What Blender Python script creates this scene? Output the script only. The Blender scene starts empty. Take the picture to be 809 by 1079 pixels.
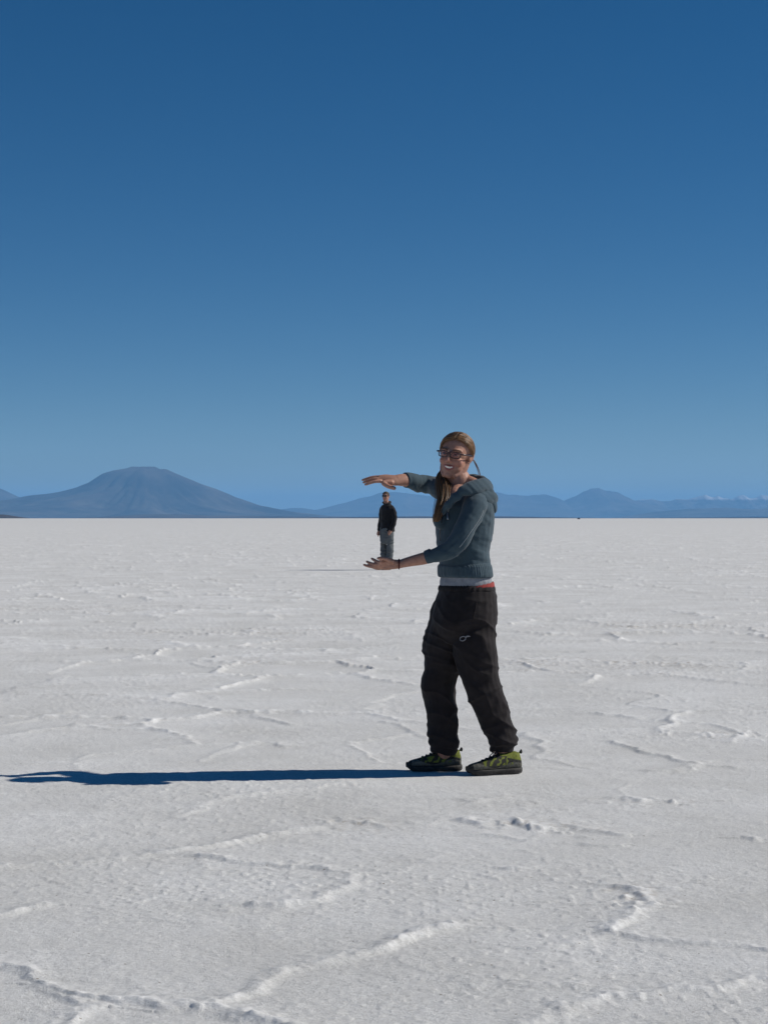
import bpy, bmesh, math, random
import numpy as np
from mathutils import Vector, Matrix
from mathutils.bvhtree import BVHTree

random.seed(7); RNG = np.random.default_rng(11)
S = bpy.context.scene
COL = S.collection
F = 1950.0; H = 1.22; CX = 404.5; HY = 546.0       # focal length in photo pixels, eye height, principal column, horizon row
DW = 8.86                                           # distance to the woman
SUN_EL, SUN_AZ = math.radians(38), math.radians(7.7)
SUN = Vector((math.cos(SUN_EL)*math.cos(SUN_AZ), math.cos(SUN_EL)*math.sin(SUN_AZ), math.sin(SUN_EL)))

# ------------------------------------------------------------------ materials
def mat(name, color, rough=0.8, **kw):
    m = bpy.data.materials.new(name); m.use_nodes = True
    b = m.node_tree.nodes['Principled BSDF']
    b.inputs['Base Color'].default_value = (*color, 1); b.inputs['Roughness'].default_value = rough
    b.inputs['Specular IOR Level'].default_value = kw.get('spec', 0.3)
    if 'sheen' in kw: b.inputs['Sheen Weight'].default_value = kw['sheen']
    if 'sss' in kw:
        b.inputs['Subsurface Weight'].default_value = kw['sss']; b.inputs['Subsurface Scale'].default_value = 0.012
        b.inputs['Subsurface Radius'].default_value = (1, .35, .2)
    if 'alpha' in kw: b.inputs['Alpha'].default_value = kw['alpha']
    return m
def N(m, t, **inp):
    n = m.node_tree.nodes.new(t)
    for k, v in inp.items():
        if k in n.inputs: n.inputs[k].default_value = v
        else: setattr(n, k, v)
    return n
def L(m, a, b): m.node_tree.links.new(a, b)
def vary(m, scale, c0, c1, bump=0.0, bscale=None, stretch=(1,1,1), dist=0.004, detail=5):
    """noise colour variation between c0 and c1 plus a bump, in object space"""
    b = m.node_tree.nodes['Principled BSDF']
    tc = N(m, 'ShaderNodeTexCoord'); mp = N(m, 'ShaderNodeMapping'); mp.inputs['Scale'].default_value = stretch
    L(m, tc.outputs['Object'], mp.inputs['Vector'])
    n = N(m, 'ShaderNodeTexNoise', Scale=scale, Detail=detail); L(m, mp.outputs[0], n.inputs['Vector'])
    r = N(m, 'ShaderNodeValToRGB'); r.color_ramp.elements[0].position = .3; r.color_ramp.elements[1].position = .7
    r.color_ramp.elements[0].color = (*c0, 1); r.color_ramp.elements[1].color = (*c1, 1)
    L(m, n.outputs[0], r.inputs[0]); L(m, r.outputs[0], b.inputs['Base Color'])
    if bump:
        n2 = N(m, 'ShaderNodeTexNoise', Scale=bscale or scale, Detail=4); L(m, mp.outputs[0], n2.inputs['Vector'])
        bp = N(m, 'ShaderNodeBump', Strength=bump, Distance=dist); L(m, n2.outputs[0], bp.inputs['Height'])
        L(m, bp.outputs[0], b.inputs['Normal'])
    return m
M = {}
M['skin'] = vary(mat('skin', (.5,.3,.22), .55, sss=.12), 60, (.36,.185,.13), (.46,.25,.18), .15, 400, dist=.001)
M['cheek'] = vary(mat('flushed_skin', (.5,.25,.2), .5, sss=.12), 60, (.41,.19,.14), (.46,.23,.17), .15, 400, dist=.001)
M['lip'] = mat('lip', (.33,.1,.09), .4)
M['teeth'] = mat('teeth', (.8,.77,.7), .3)
M['eye'] = mat('eye_white', (.3,.27,.25), .4)
M['iris'] = mat('iris', (.04,.05,.06), .2)
M['brow'] = mat('brow_hair', (.11,.06,.035), .8)
M['hair'] = mat('hair_strands', (.2,.11,.05), .42, spec=.5)
M['hoodie'] = vary(mat('slate_cotton', (.05,.09,.11), .9, sheen=.15), 900, (.027,.05,.067), (.046,.079,.1), .25, 700, dist=.002)
M['rib'] = vary(mat('ribbed_cotton', (.05,.09,.11), .9, sheen=.15), 300, (.033,.058,.076), (.055,.088,.108), .8, 60, (1,1,.12), dist=.004)
M['thread'] = mat('seam_thread', (.28,.31,.32), .8)
M['trouser'] = vary(mat('black_trouser_cloth', (.02,.018,.02), .9, sheen=.05), 25, (.0105,.008,.0085), (.018,.014,.015), .4, 400, dist=.002)
M['undershirt'] = vary(mat('grey_jersey', (.3,.31,.33), .9), 40, (.2,.21,.235), (.3,.31,.33), .3, 200)
M['red'] = mat('red_cloth', (.28,.045,.04), .8)
M['silver'] = mat('silver_print', (.25,.25,.26), .5)
M['metal'] = mat('metal_toggle', (.45,.47,.5), .3); M['metal'].node_tree.nodes['Principled BSDF'].inputs['Metallic'].default_value = .8
M['shoe_dark'] = vary(mat('shoe_dark_mesh', (.03,.03,.028), .8), 120, (.018,.018,.017), (.045,.043,.036), .6, 500)
M['shoe_green'] = vary(mat('shoe_green_mesh', (.25,.32,.04), .75), 150, (.11,.13,.016), (.22,.245,.04), .5, 600)
M['shoe_grey'] = vary(mat('shoe_grey_rubber', (.08,.08,.075), .8), 90, (.06,.06,.05), (.17,.16,.13), .5, 300)
M['sole'] = vary(mat('sole_rubber', (.02,.02,.02), .7), 70, (.015,.015,.015), (.05,.045,.04), .4, 200)
M['frame'] = mat('glasses_plastic', (.02,.008,.012), .25, spec=.6)
M['lens'] = mat('lens_glass', (.2,.08,.1), .05, alpha=.2, spec=.5)
M['bracelet'] = mat('woven_bracelet', (.09,.02,.02), .8)
M['jacket'] = vary(mat('black_fleece', (.012,.012,.015), .9, sheen=.1), 30, (.006,.006,.008), (.012,.012,.015), .4, 200)
M['jeans'] = vary(mat('grey_blue_denim', (.1,.12,.14), .85), 6, (.075,.085,.09), (.125,.138,.145), .4, 40)
M['man_hair'] = vary(mat('short_brown_hair', (.08,.05,.035), .7), 80, (.05,.035,.025), (.11,.075,.05), .6, 200)
M['sunglass'] = mat('dark_lens', (.01,.006,.006), .15, spec=.7)
M['boot'] = mat('brown_boot', (.05,.035,.025), .7)

# ------------------------------------------------------------------ numpy noise
_T = RNG.random((256, 256)).astype(np.float64)
def vn2(x, y, sx=1.0, sy=1.0, off=0):
    x = np.asarray(x)*sx + 37.3*off; y = np.asarray(y)*sy + 91.7*off
    xi = np.floor(x).astype(int); yi = np.floor(y).astype(int); fx = x-xi; fy = y-yi
    fx = fx*fx*(3-2*fx); fy = fy*fy*(3-2*fy)
    a = _T[xi & 255, yi & 255]; b = _T[(xi+1) & 255, yi & 255]; c = _T[xi & 255, (yi+1) & 255]; d = _T[(xi+1) & 255, (yi+1) & 255]
    return (a*(1-fx)+b*fx)*(1-fy)+(c*(1-fx)+d*fx)*fy
def fbm2(x, y, s, octs=4, off=0):
    v = 0; a = .5; t = 0
    for k in range(octs):
        v = v + a*vn2(x, y, s, s, off+k*3.1); t += a; a *= .5; s *= 2.03
    return v/t
_T3 = RNG.random((64, 64, 64))
def vn3(p, s, off=0):
    q = p*np.asarray(s) + 17.7*off + 200.0
    i = np.floor(q).astype(int); f = q-i; f = f*f*(3-2*f); i &= 63; j = (i+1) & 63
    def g(a, b, c): return _T3[a, b, c]
    x0 = g(i[:,0], i[:,1], i[:,2])*(1-f[:,0])+g(j[:,0], i[:,1], i[:,2])*f[:,0]
    x1 = g(i[:,0], j[:,1], i[:,2])*(1-f[:,0])+g(j[:,0], j[:,1], i[:,2])*f[:,0]
    x2 = g(i[:,0], i[:,1], j[:,2])*(1-f[:,0])+g(j[:,0], i[:,1], j[:,2])*f[:,0]
    x3 = g(i[:,0], j[:,1], j[:,2])*(1-f[:,0])+g(j[:,0], j[:,1], j[:,2])*f[:,0]
    return (x0*(1-f[:,1])+x1*f[:,1])*(1-f[:,2])+(x2*(1-f[:,1])+x3*f[:,1])*f[:,2]

# ------------------------------------------------------------------ building helpers
def P(x, y, d=0.0, D=DW):
    """a world point from where it sits in the photo and its distance"""
    Y = D+d
    return Vector(((x-CX)*Y/F, Y, H+(HY-y)*Y/F))
def tag(o, label=None, cat=None, group=None, kind=None):
    for k, v in (('label', label), ('category', cat), ('group', group), ('kind', kind)):
        if v: o[k] = v
    return o
ORIGIN = {}
def link(name, me, mats, parent=None, origin=None, smooth=True):
    """link a mesh given in world coordinates, with its origin at its thing's base"""
    o = bpy.data.objects.new(name, me)
    for m in mats: me.materials.append(m)
    if parent is not None:
        b = ORIGIN[parent.name]; me.transform(Matrix.Translation(-b)); o.parent = parent; ORIGIN[o.name] = b
    COL.objects.link(o)
    if parent is not None: ORIGIN[o.name] = ORIGIN[parent.name]
    if smooth: me.polygons.foreach_set('use_smooth', np.ones(len(me.polygons), bool))
    return o
def cat_rom(pts, n):
    out = []; m = len(pts)
    for i in range(m-1):
        p0 = pts[max(i-1, 0)]; p1 = pts[i]; p2 = pts[i+1]; p3 = pts[min(i+2, m-1)]
        for k in range(n):
            t = k/n
            out.append(0.5*((2*p1)+(p2-p0)*t+(2*p0-5*p1+4*p2-p3)*t*t+(3*p1-p0-3*p2+p3)*t**3))
    out.append(pts[-1].copy()); return out
def tube(bm, pts, rad, hint=(0, 0, 1), n=16, sub=5, cap=True):
    """a rounded limb through pts; rad = radius, or (radius along the hint, radius across it), per point"""
    pts = [Vector(p) for p in pts]
    rad = [r if isinstance(r, tuple) else (r, r) for r in rad]
    R2 = [Vector((r[0], r[1], 0)) for r in rad]
    c = cat_rom(pts, sub); rr = cat_rom(R2, sub)
    hint = Vector(hint); rings = []
    if cap:
        t0 = (c[0]-c[1]).normalized(); t1 = (c[-1]-c[-2]).normalized(); r0 = min(rr[0][:2]); r1 = min(rr[-1][:2])
        pre = [(c[0]+t0*r0*math.sin(a), rr[0]*math.cos(a)) for a in (1.45, 1.1, .75, .35)]
        post = [(c[-1]+t1*r1*math.sin(a), rr[-1]*math.cos(a)) for a in (.35, .75, 1.1, 1.45)]
        c = [p for p, _ in pre]+c+[p for p, _ in post]; rr = [r for _, r in pre]+rr+[r for _, r in post]
    for i in range(len(c)):
        t = (c[min(i+1, len(c)-1)]-c[max(i-1, 0)]).normalized()
        b = t.cross(hint)
        if b.length < 1e-3: b = t.cross(Vector((1, .1, .2)))
        b.normalize(); a = b.cross(t).normalized()
        rings.append([bm.verts.new(c[i]+a*rr[i][0]*math.sin(2*math.pi*k/n)+b*rr[i][1]*math.cos(2*math.pi*k/n)) for k in range(n)])
    for r, q in zip(rings, rings[1:]):
        for k in range(n): bm.faces.new((r[k], r[(k+1) % n], q[(k+1) % n], q[k]))
    bm.faces.new(rings[0][::-1]); bm.faces.new(rings[-1])
def ball(bm, c, r, rot=None, seg=20):
    r = r if isinstance(r, tuple) else (r, r, r)
    m = Matrix.Translation(Vector(c)) @ (rot.to_4x4() if rot else Matrix.Identity(4)) @ Matrix.Diagonal((*r, 1))
    bmesh.ops.create_uvsphere(bm, u_segments=seg, v_segments=seg//2+2, radius=1, matrix=m)
def loft(bm, secs, ang, n=28, D=DW):
    """torso-like loft: sections (x0, x1, y, d, half width across the shoulders); x0 and x1 are the outline in the photo"""
    e1 = Vector((-math.sin(ang), math.cos(ang), 0)); e2 = Vector((math.cos(ang), math.sin(ang), 0)); rings = []
    for (x0, x1, y, d, a) in secs:
        c = P((x0+x1)/2, y, d, D); ext = (x1-x0)/2*(D+d)/F
        b = math.sqrt(max(ext**2-(a*math.sin(ang))**2, (.35*ext)**2))/math.cos(ang)
        ring = []
        for k in range(n):
            t = 2*math.pi*k/n; ct, st = math.cos(t), math.sin(t)
            ct = math.copysign(abs(ct)**.9, ct); st = math.copysign(abs(st)**.9, st)
            ring.append(bm.verts.new(c+e1*a*ct+e2*b*st))
        rings.append(ring)
    for r, q in zip(rings, rings[1:]):
        for k in range(n): bm.faces.new((r[k], r[(k+1) % n], q[(k+1) % n], q[k]))
    bm.faces.new(rings[0][::-1]); bm.faces.new(rings[-1])
def solid(bm, voxel, smooth=2):
    """weld overlapping closed shapes into one continuous surface"""
    bmesh.ops.recalc_face_normals(bm, faces=bm.faces)
    me = bpy.data.meshes.new('tmp'); bm.to_mesh(me); bm.free()
    o = bpy.data.objects.new('tmp', me); COL.objects.link(o)
    r = o.modifiers.new('r', 'REMESH'); r.mode = 'VOXEL'; r.voxel_size = voxel; r.adaptivity = 0
    s = o.modifiers.new('s', 'SMOOTH'); s.factor = .5; s.iterations = smooth
    dg = bpy.context.evaluated_depsgraph_get(); dg.update()
    out = bpy.data.meshes.new_from_object(o.evaluated_get(dg))
    bpy.data.objects.remove(o); bpy.data.meshes.remove(me)
    return out
def verts(me):
    a = np.empty(len(me.vertices)*3); me.vertices.foreach_get('co', a); return a.reshape(-1, 3)
def normals(me):
    a = np.empty(len(me.vertices)*3); me.vertex_normals.foreach_get('vector', a); return a.reshape(-1, 3)
def setv(me, co): me.vertices.foreach_set('co', np.ascontiguousarray(co).ravel()); me.update()
def displace(me, fn):
    co = verts(me); nr = normals(me); setv(me, co+nr*fn(co)[:, None])
def fcent(me):
    a = np.empty(len(me.polygons)*3); me.polygons.foreach_get('center', a); return a.reshape(-1, 3)
def simple(bm, name, mats, parent, sub=0, smooth=True):
    bmesh.ops.recalc_face_normals(bm, faces=bm.faces)
    me = bpy.data.meshes.new(name); bm.to_mesh(me); bm.free()
    o = link(name, me, mats, parent, smooth=smooth)
    if sub: s = o.modifiers.new('s', 'SUBSURF'); s.levels = sub; s.render_levels = sub
    return o
def clip01(x): return np.clip(x, 0, 1)
def bumpf(x, c, w): return np.exp(-((x-c)/w)**2)

# ------------------------------------------------------------------ the salt flat
def build_salt():
    half = math.radians(17)
    th_d = np.arange(-half, half, math.radians(.042))
    th_o = np.arange(half, 2*math.pi-half, math.radians(1.5))
    th = np.concatenate([th_d, th_o]); nt = len(th)
    r = list(np.linspace(.1, 2.9, 16)); q = 3.0
    while q < 130000:
        r.append(q); q *= 1+(min(.012, max(.0011, .00029*q)) if q < 300 else .12 if q > 900 else .03)
    r = np.array(r); nr = len(r)
    TH, R = np.meshgrid(th, r)
    X = (R*np.sin(TH)).ravel(); Y = (R*np.cos(TH)).ravel(); R = R.ravel()
    # ridges of pushed-up salt between the plates: traced polygon edges near by, a cell network beyond
    wx = X+.32*(fbm2(X, Y, 1.1, 3, 1)-.5)*2+.07*(fbm2(X, Y, 7, 2, 31)-.5); wy = Y+.32*(fbm2(X, Y, 1.1, 3, 5)-.5)*2+.07*(fbm2(X, Y, 7, 2, 35)-.5)
    cs = 1.3
    gx = np.floor(wx/cs).astype(int); gy = np.floor(wy/cs).astype(int)
    d1 = np.full(X.shape, 1e9); d2 = d1.copy(); id1 = np.zeros(X.shape)
    for i in (-1, 0, 1):
        for j in (-1, 0, 1):
            cx = gx+i; cy = gy+j
            sx = (cx+.5+(_T[cx & 255, cy & 255]-.5)*.9)*cs; sy = (cy+.5+(_T[cy & 255, (cx+77) & 255]-.5)*.9)*cs
            dd = np.hypot(wx-sx, wy-sy); hh = _T[(cx+13) & 255, (cy+59) & 255]
            closer = dd < d1
            d2 = np.where(closer, d1, np.minimum(d2, dd)); id1 = np.where(closer, hh, id1); d1 = np.where(closer, dd, d1)
    e = (d2-d1)*.5
    mod = clip01((fbm2(X, Y, .45, 2, 9)-.38)*4)
    lump = fbm2(X, Y, 16, 3, 2)
    near_fade = .12+.88*clip01((R-8.8)/3)
    far_fade = 1-clip01((R-150)/250)
    lump2 = fbm2(X, Y, 33, 2, 82)
    h = (.0165*np.exp(-(e/.026)**2)*(.15+.85*mod)*(.1+.9*lump+.8*lump2*lump)+.008*np.exp(-(e/.13)**2)*mod+.014*(id1-.5)*clip01(e/.03))*near_fade
    lines = [  # photo rows and columns of the crust edges, laid out on the ground
        ([(-60,1010),(0,1018),(25,1025),(50,1033),(62,1040),(85,1050),(120,1057),(150,1056),(210,1062)], .021),
        ([(210,1063),(240,1053),(272,1044),(308,1021),(350,1012),(405,997),(440,984),(470,978)], .022),
        ([(50,1036),(70,1048),(92,1062),(60,1085)], .014),
        ([(215,1062),(250,1067),(292,1079),(330,1096)], .022),
        ([(208,902),(236,905),(272,908),(310,911),(340,915),(375,922)], .017),
        ([(375,922),(362,936),(345,946),(300,954),(270,953)], .015),
        ([(-30,920),(0,915),(60,910),(120,905),(180,899),(212,893),(255,886),(300,877),(335,872)], .016),
        ([(180,862),(215,848),(245,839),(300,833),(355,826)], .010),
        ([(60,862),(120,864),(180,862),(230,865),(290,868)], .006),
        ([(-30,968),(0,963),(22,960),(38,955)], .017),
        ([(545,1085),(570,1074),(600,1063),(640,1053),(690,1047),(750,1043),(809,1035),(850,1030)], .021),
        ([(470,1032),(520,1030),(548,1036),(590,1041),(650,1045)], .011),
        ([(640,981),(680,988),(730,993),(809,1001),(850,1003)], .013),
        ([(650,984),(668,968),(684,953),(664,938),(640,931)], .020),
        ([(575,1000),(610,992),(650,984)], .008),
        ([(494,863),(510,868),(540,866),(572,874)], .024),
        ([(520,880),(552,885)], .016), ([(596,872),(624,877),(656,880)], .016), ([(612,889),(650,891)], .012),
        ([(645,841),(662,842),(682,845)], .014), ([(487,842),(500,846),(520,842)], .010),
        ([(532,915),(548,916)], .012),
        ([(640,781),(662,787),(684,794),(706,799),(738,806),(770,808)], .015),
        ([(738,806),(712,812),(690,812)], .010),
        ([(630,752),(650,755),(668,758)], .014), ([(700,761),(745,764),(772,769),(784,776),(774,782)], .012),
        ([(248,748),(278,757),(312,764)], .016), ([(200,729),(232,737),(262,739)], .006),
        ([(404,760),(422,764),(448,776)], .015), ([(785,882),(800,884)], .014),
        ([(360,864),(385,868),(402,872)], .010), ([(180,970),(200,971),(230,975)], .008),
        ([(40,757),(20,761),(0,765)], .007), ([(70,750),(45,757)], .009), ([(250,785),(285,783),(296,787)], .010),
        ([(80,767),(110,769),(138,769),(188,773)], .010), ([(210,802),(240,790),(275,783)], .008),
        ([(140,688),(175,693),(230,705)], .008), ([(262,770),(240,772)], .008),
        ([(100,880),(60,893),(0,900)], .005), ([(420,900),(460,910),(520,905)], .004), ([(410,1010),(450,1022),(500,1040)], .006),
    ]
    loc = .55+.45*clip01((fbm2(X, Y, 2.1, 2, 21)-.25)*2.5)
    hl = np.zeros_like(h)
    for pts, amp in lines:
        g = [((x-CX)*(H*F/(y-HY))/F, H*F/(y-HY)) for x, y in pts]
        bx0 = min(p[0] for p in g)-.5; bx1 = max(p[0] for p in g)+.5; by0 = min(p[1] for p in g)-.5; by1 = max(p[1] for p in g)+.5
        idx = np.nonzero((X > bx0) & (X < bx1) & (Y > by0) & (Y < by1))[0]
        x = X[idx]+.05*(fbm2(X[idx], Y[idx], 6, 3, 3)-.5)*2; y = Y[idx]+.05*(fbm2(X[idx], Y[idx], 6, 3, 4)-.5)*2
        best = np.full(len(idx), 1e9)
        side = np.zeros(len(idx))
        for a, b in zip(g, g[1:]):
            vx, vy = b[0]-a[0], b[1]-a[1]; l2 = vx*vx+vy*vy
            t = clip01(((x-a[0])*vx+(y-a[1])*vy)/l2)
            dd = np.hypot(x-a[0]-t*vx, y-a[1]-t*vy)
            sg = np.where(y-a[1]-t*vy < 0, 1., -1.)
            side = np.where(dd < best, sg, side); best = np.minimum(best, dd)
        # a crust edge: a sharp lip on one side, sloping back on the other
        sd = best*side
        lip = np.exp(-(sd/np.where(sd > 0, .021, .04))**2)*(.45+1.1*lump2[idx])
        back = np.where(sd > 0, np.exp(-(sd/.03)**2), np.exp(-(np.abs(sd)/.15)**1.2))
        prof = .5*lip+.5*back*(.8+.4*lump2[idx])
        hl[idx] = np.maximum(hl[idx], amp*.86*prof*(.5+.8*lump[idx])*loc[idx])
    h = h+hl
    # rubble patches where the crust has broken up
    rub = .6*clip01((fbm2(X, Y, .32, 3, 14)-.6)*7)*clip01((fbm2(X, Y, 1.4, 2, 15)-.4)*4)
    for px, py, rx, ry in ((545,870,.28,.16), (625,878,.2,.1), (670,950,.14,.22), (70,642,2.0,1.2), (385,866,.25,.1), (690,845,.3,.1), (740,775,.5,.25), (650,700,1.5,.7), (700,660,1.6,1.2), (250,665,2,1.0)):
        Yc = H*F/(py-HY); Xc = (px-CX)*Yc/F
        rub = np.maximum(rub, 1.0*np.exp(-((X-Xc)/rx)**2-((Y-Yc)/ry)**2))
    chunk = clip01((vn2(X, Y, 17, 17, 40)-.55)*4)*vn2(X, Y, 45, 45, 41)
    fines = 1-clip01((R-60)/60)
    h += rub*.0135*chunk*fines
    # pitted crust: small crumbs, shallow dimples and slow swells
    crumb = clip01((vn2(X, Y, 38, 38, 51)-.62)*4)*clip01((fbm2(X, Y, .9, 2, 52)-.3)*2)
    h += .0035*crumb*(1-clip01((R-22)/20))
    h += .003*(fbm2(X, Y, 14, 3, 53)-.5)+.0022*(fbm2(X, Y, 48, 2, 57)-.5)*(1-clip01((R-30)/20))
    h += .018*(fbm2(X, Y, .55, 3, 54)-.5)*far_fade*(1-.75*clip01((R-20)/15))
    h *= far_fade
    h *= 1-.93*np.exp(-(((X+1.1)/2.6)**4))*np.exp(-((Y-43.4)/1.6)**4)
    # level ground where people stand
    for px, py, d in ((457,812,.35), (520,818,.35)):
        Yc = H*F/(py-HY); Xc = (px-CX)*Yc/F
        k = np.exp(-((X-Xc)/.3)**2-((Y-Yc)/.2)**2); h = h*(1-.9*k)
    fresh_sunlit = clip01((h-.003)/.012)*clip01((fbm2(X, Y, 20, 2, 91)-.3)*3)  # whiter raised ridges: fresh salt plus sun brightness put into the colour
    grime = clip01(rub*.8+.5*mod*np.exp(-(e/.05)**2)*near_fade)*clip01((fbm2(X, Y, 3.0, 3, 61)-.35)*3)
    co = np.stack([X, Y, h], 1)
    a = np.arange(nr-1)[:, None]*nt; b = np.arange(nt)[None, :]; b2 = (b+1) % nt
    q = np.stack([(a+b), (a+b2), (a+nt+b2), (a+nt+b)], -1).reshape(-1, 4)
    q = q[:, ::-1]
    # centre fan
    nv = len(co); co = np.vstack([co, [[0, 0, 0]]])
    tri = np.stack([np.full(nt, nv), (np.arange(nt)+1) % nt, np.arange(nt)], 1)
    me = bpy.data.meshes.new('salt_flat')
    me.vertices.add(len(co)); me.vertices.foreach_set('co', co.ravel())
    li = np.concatenate([q.ravel(), tri.ravel()]).astype(np.int32)
    me.loops.add(len(li)); me.loops.foreach_set('vertex_index', li)
    me.polygons.add(len(q)+len(tri))
    me.polygons.foreach_set('loop_start', np.concatenate([np.arange(len(q))*4, len(q)*4+np.arange(len(tri))*3]).astype(np.int32))
    me.update(calc_edges=True); me.validate()
    at = me.attributes.new('grime', 'FLOAT', 'POINT'); at.data.foreach_set('value', np.append(grime, 0).astype(np.float32))
    at = me.attributes.new('fresh_sunlit', 'FLOAT', 'POINT'); at.data.foreach_set('value', np.append(fresh_sunlit, 0).astype(np.float32))
    m = mat('salt_crust', (.8,.8,.8), .85, spec=.25)
    b = m.node_tree.nodes['Principled BSDF']
    geo = N(m, 'ShaderNodeNewGeometry')
    n1 = N(m, 'ShaderNodeTexNoise', Scale=1.1, Detail=9, Roughness=.68); L(m, geo.outputs['Position'], n1.inputs['Vector'])
    r1 = N(m, 'ShaderNodeValToRGB'); e0, e1 = r1.color_ramp.elements
    e0.position = .34; e0.color = (.69,.685,.66,1); e1.position = .66; e1.color = (.825,.825,.81,1)
    L(m, n1.outputs[0], r1.inputs[0])
    n2 = N(m, 'ShaderNodeTexNoise', Scale=75, Detail=6, Roughness=.75); L(m, geo.outputs['Position'], n2.inputs['Vector'])
    r2 = N(m, 'ShaderNodeValToRGB'); e0, e1 = r2.color_ramp.elements
    e0.position = .34; e0.color = (.735,.73,.72,1); e1.position = .62; e1.color = (1,1,1,1)
    L(m, n2.outputs[0], r2.inputs[0])
    mx = N(m, 'ShaderNodeMix', data_type='RGBA', blend_type='MULTIPLY'); mx.inputs[0].default_value = 1
    L(m, r1.outputs[0], mx.inputs[6]); L(m, r2.outputs[0], mx.inputs[7])
    ga = N(m, 'ShaderNodeAttribute', attribute_name='grime')
    n3 = N(m, 'ShaderNodeTexNoise', Scale=26, Detail=4); L(m, geo.outputs['Position'], n3.inputs['Vector'])
    mr = N(m, 'ShaderNodeMapRange'); mr.inputs[1].default_value = .5; mr.inputs[2].default_value = .62; L(m, n3.outputs[0], mr.inputs[0])
    mm = N(m, 'ShaderNodeMath', operation='MULTIPLY'); L(m, ga.outputs['Fac'], mm.inputs[0]); L(m, mr.outputs[0], mm.inputs[1])
    mm2 = N(m, 'ShaderNodeMath', operation='MULTIPLY'); L(m, mm.outputs[0], mm2.inputs[0]); mm2.inputs[1].default_value = .7
    mx2 = N(m, 'ShaderNodeMix', data_type='RGBA'); L(m, mm2.outputs[0], mx2.inputs[0]); L(m, mx.outputs[2], mx2.inputs[6]); mx2.inputs[7].default_value = (.36,.31,.25,1)
    # sparse dark grains of grit
    vo = N(m, 'ShaderNodeTexVoronoi', Scale=34); L(m, geo.outputs['Position'], vo.inputs['Vector'])
    lt = N(m, 'ShaderNodeMath', operation='LESS_THAN'); L(m, vo.outputs['Distance'], lt.inputs[0]); lt.inputs[1].default_value = .13
    sp = N(m, 'ShaderNodeSeparateColor'); L(m, vo.outputs['Color'], sp.inputs[0])
    gt = N(m, 'ShaderNodeMath', operation='GREATER_THAN'); L(m, sp.outputs[0], gt.inputs[0]); gt.inputs[1].default_value = .93
    gm = N(m, 'ShaderNodeMath', operation='MULTIPLY'); L(m, lt.outputs[0], gm.inputs[0]); L(m, gt.outputs[0], gm.inputs[1])
    mx3 = N(m, 'ShaderNodeMix', data_type='RGBA'); L(m, gm.outputs[0], mx3.inputs[0]); L(m, mx2.outputs[2], mx3.inputs[6]); mx3.inputs[7].default_value = (.3,.27,.23,1)
    fa = N(m, 'ShaderNodeAttribute', attribute_name='fresh_sunlit'); fm = N(m, 'ShaderNodeMath', operation='MULTIPLY'); L(m, fa.outputs['Fac'], fm.inputs[0]); fm.inputs[1].default_value = .6
    mx4 = N(m, 'ShaderNodeMix', data_type='RGBA'); L(m, fm.outputs[0], mx4.inputs[0]); L(m, mx3.outputs[2], mx4.inputs[6]); mx4.inputs[7].default_value = (.86,.86,.85,1)  # pale ridge tint, part fresh salt and part painted sunlight
    L(m, mx4.outputs[2], b.inputs['Base Color'])
    n4 = N(m, 'ShaderNodeTexNoise', Scale=130, Detail=8, Roughness=.75); L(m, geo.outputs['Position'], n4.inputs['Vector'])
    bp = N(m, 'ShaderNodeBump', Strength=.75, Distance=.006); L(m, n4.outputs[0], bp.inputs['Height'])
    n5 = N(m, 'ShaderNodeTexNoise', Scale=9, Detail=5, Roughness=.65); L(m, geo.outputs['Position'], n5.inputs['Vector'])
    bp2 = N(m, 'ShaderNodeBump', Strength=.18, Distance=.02); L(m, n5.outputs[0], bp2.inputs['Height']); L(m, bp.outputs[0], bp2.inputs['Normal'])
    L(m, bp2.outputs[0], b.inputs['Normal'])
    o = link('salt_flat', me, [m]); tag(o, 'cracked white salt crust stretching flat to the horizon', 'salt flat', kind='structure')
build_salt()

# ------------------------------------------------------------------ mountains far beyond the flat
def rock(name, c0, c1, snow=None, scale=.0006):
    m = mat(name, c0, .95, spec=.1); b = m.node_tree.nodes['Principled BSDF']
    geo = N(m, 'ShaderNodeNewGeometry'); n = N(m, 'ShaderNodeTexNoise', Scale=scale, Detail=9, Roughness=.6)
    L(m, geo.outputs['Position'], n.inputs['Vector'])
    r = N(m, 'ShaderNodeValToRGB'); r.color_ramp.elements[0].position = .38; r.color_ramp.elements[1].position = .62
    r.color_ramp.elements[0].color = (*c0, 1); r.color_ramp.elements[1].color = (*c1, 1); L(m, n.outputs[0], r.inputs[0])
    out = r.outputs[0]
    if snow:
        sx = N(m, 'ShaderNodeSeparateXYZ'); L(m, geo.outputs['Position'], sx.inputs[0])
        mr = N(m, 'ShaderNodeMapRange'); mr.inputs[1].default_value = snow-120; mr.inputs[2].default_value = snow+120; L(m, sx.outputs[2], mr.inputs[0])
        n2 = N(m, 'ShaderNodeTexNoise', Scale=.0022, Detail=8, Roughness=.7); L(m, geo.outputs['Position'], n2.inputs['Vector'])
        ad = N(m, 'ShaderNodeMath', operation='ADD'); L(m, mr.outputs[0], ad.inputs[0]); L(m, n2.outputs[0], ad.inputs[1])
        m2 = N(m, 'ShaderNodeMapRange'); m2.inputs[1].default_value = 1.0; m2.inputs[2].default_value = 1.35; L(m, ad.outputs[0], m2.inputs[0])
        mx = N(m, 'ShaderNodeMix', data_type='RGBA'); L(m, m2.outputs[0], mx.inputs[0]); L(m, out, mx.inputs[6]); mx.inputs[7].default_value = (.5,.5,.52,1)
        out = mx.outputs[2]
    L(m, out, b.inputs['Base Color']); return m
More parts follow.
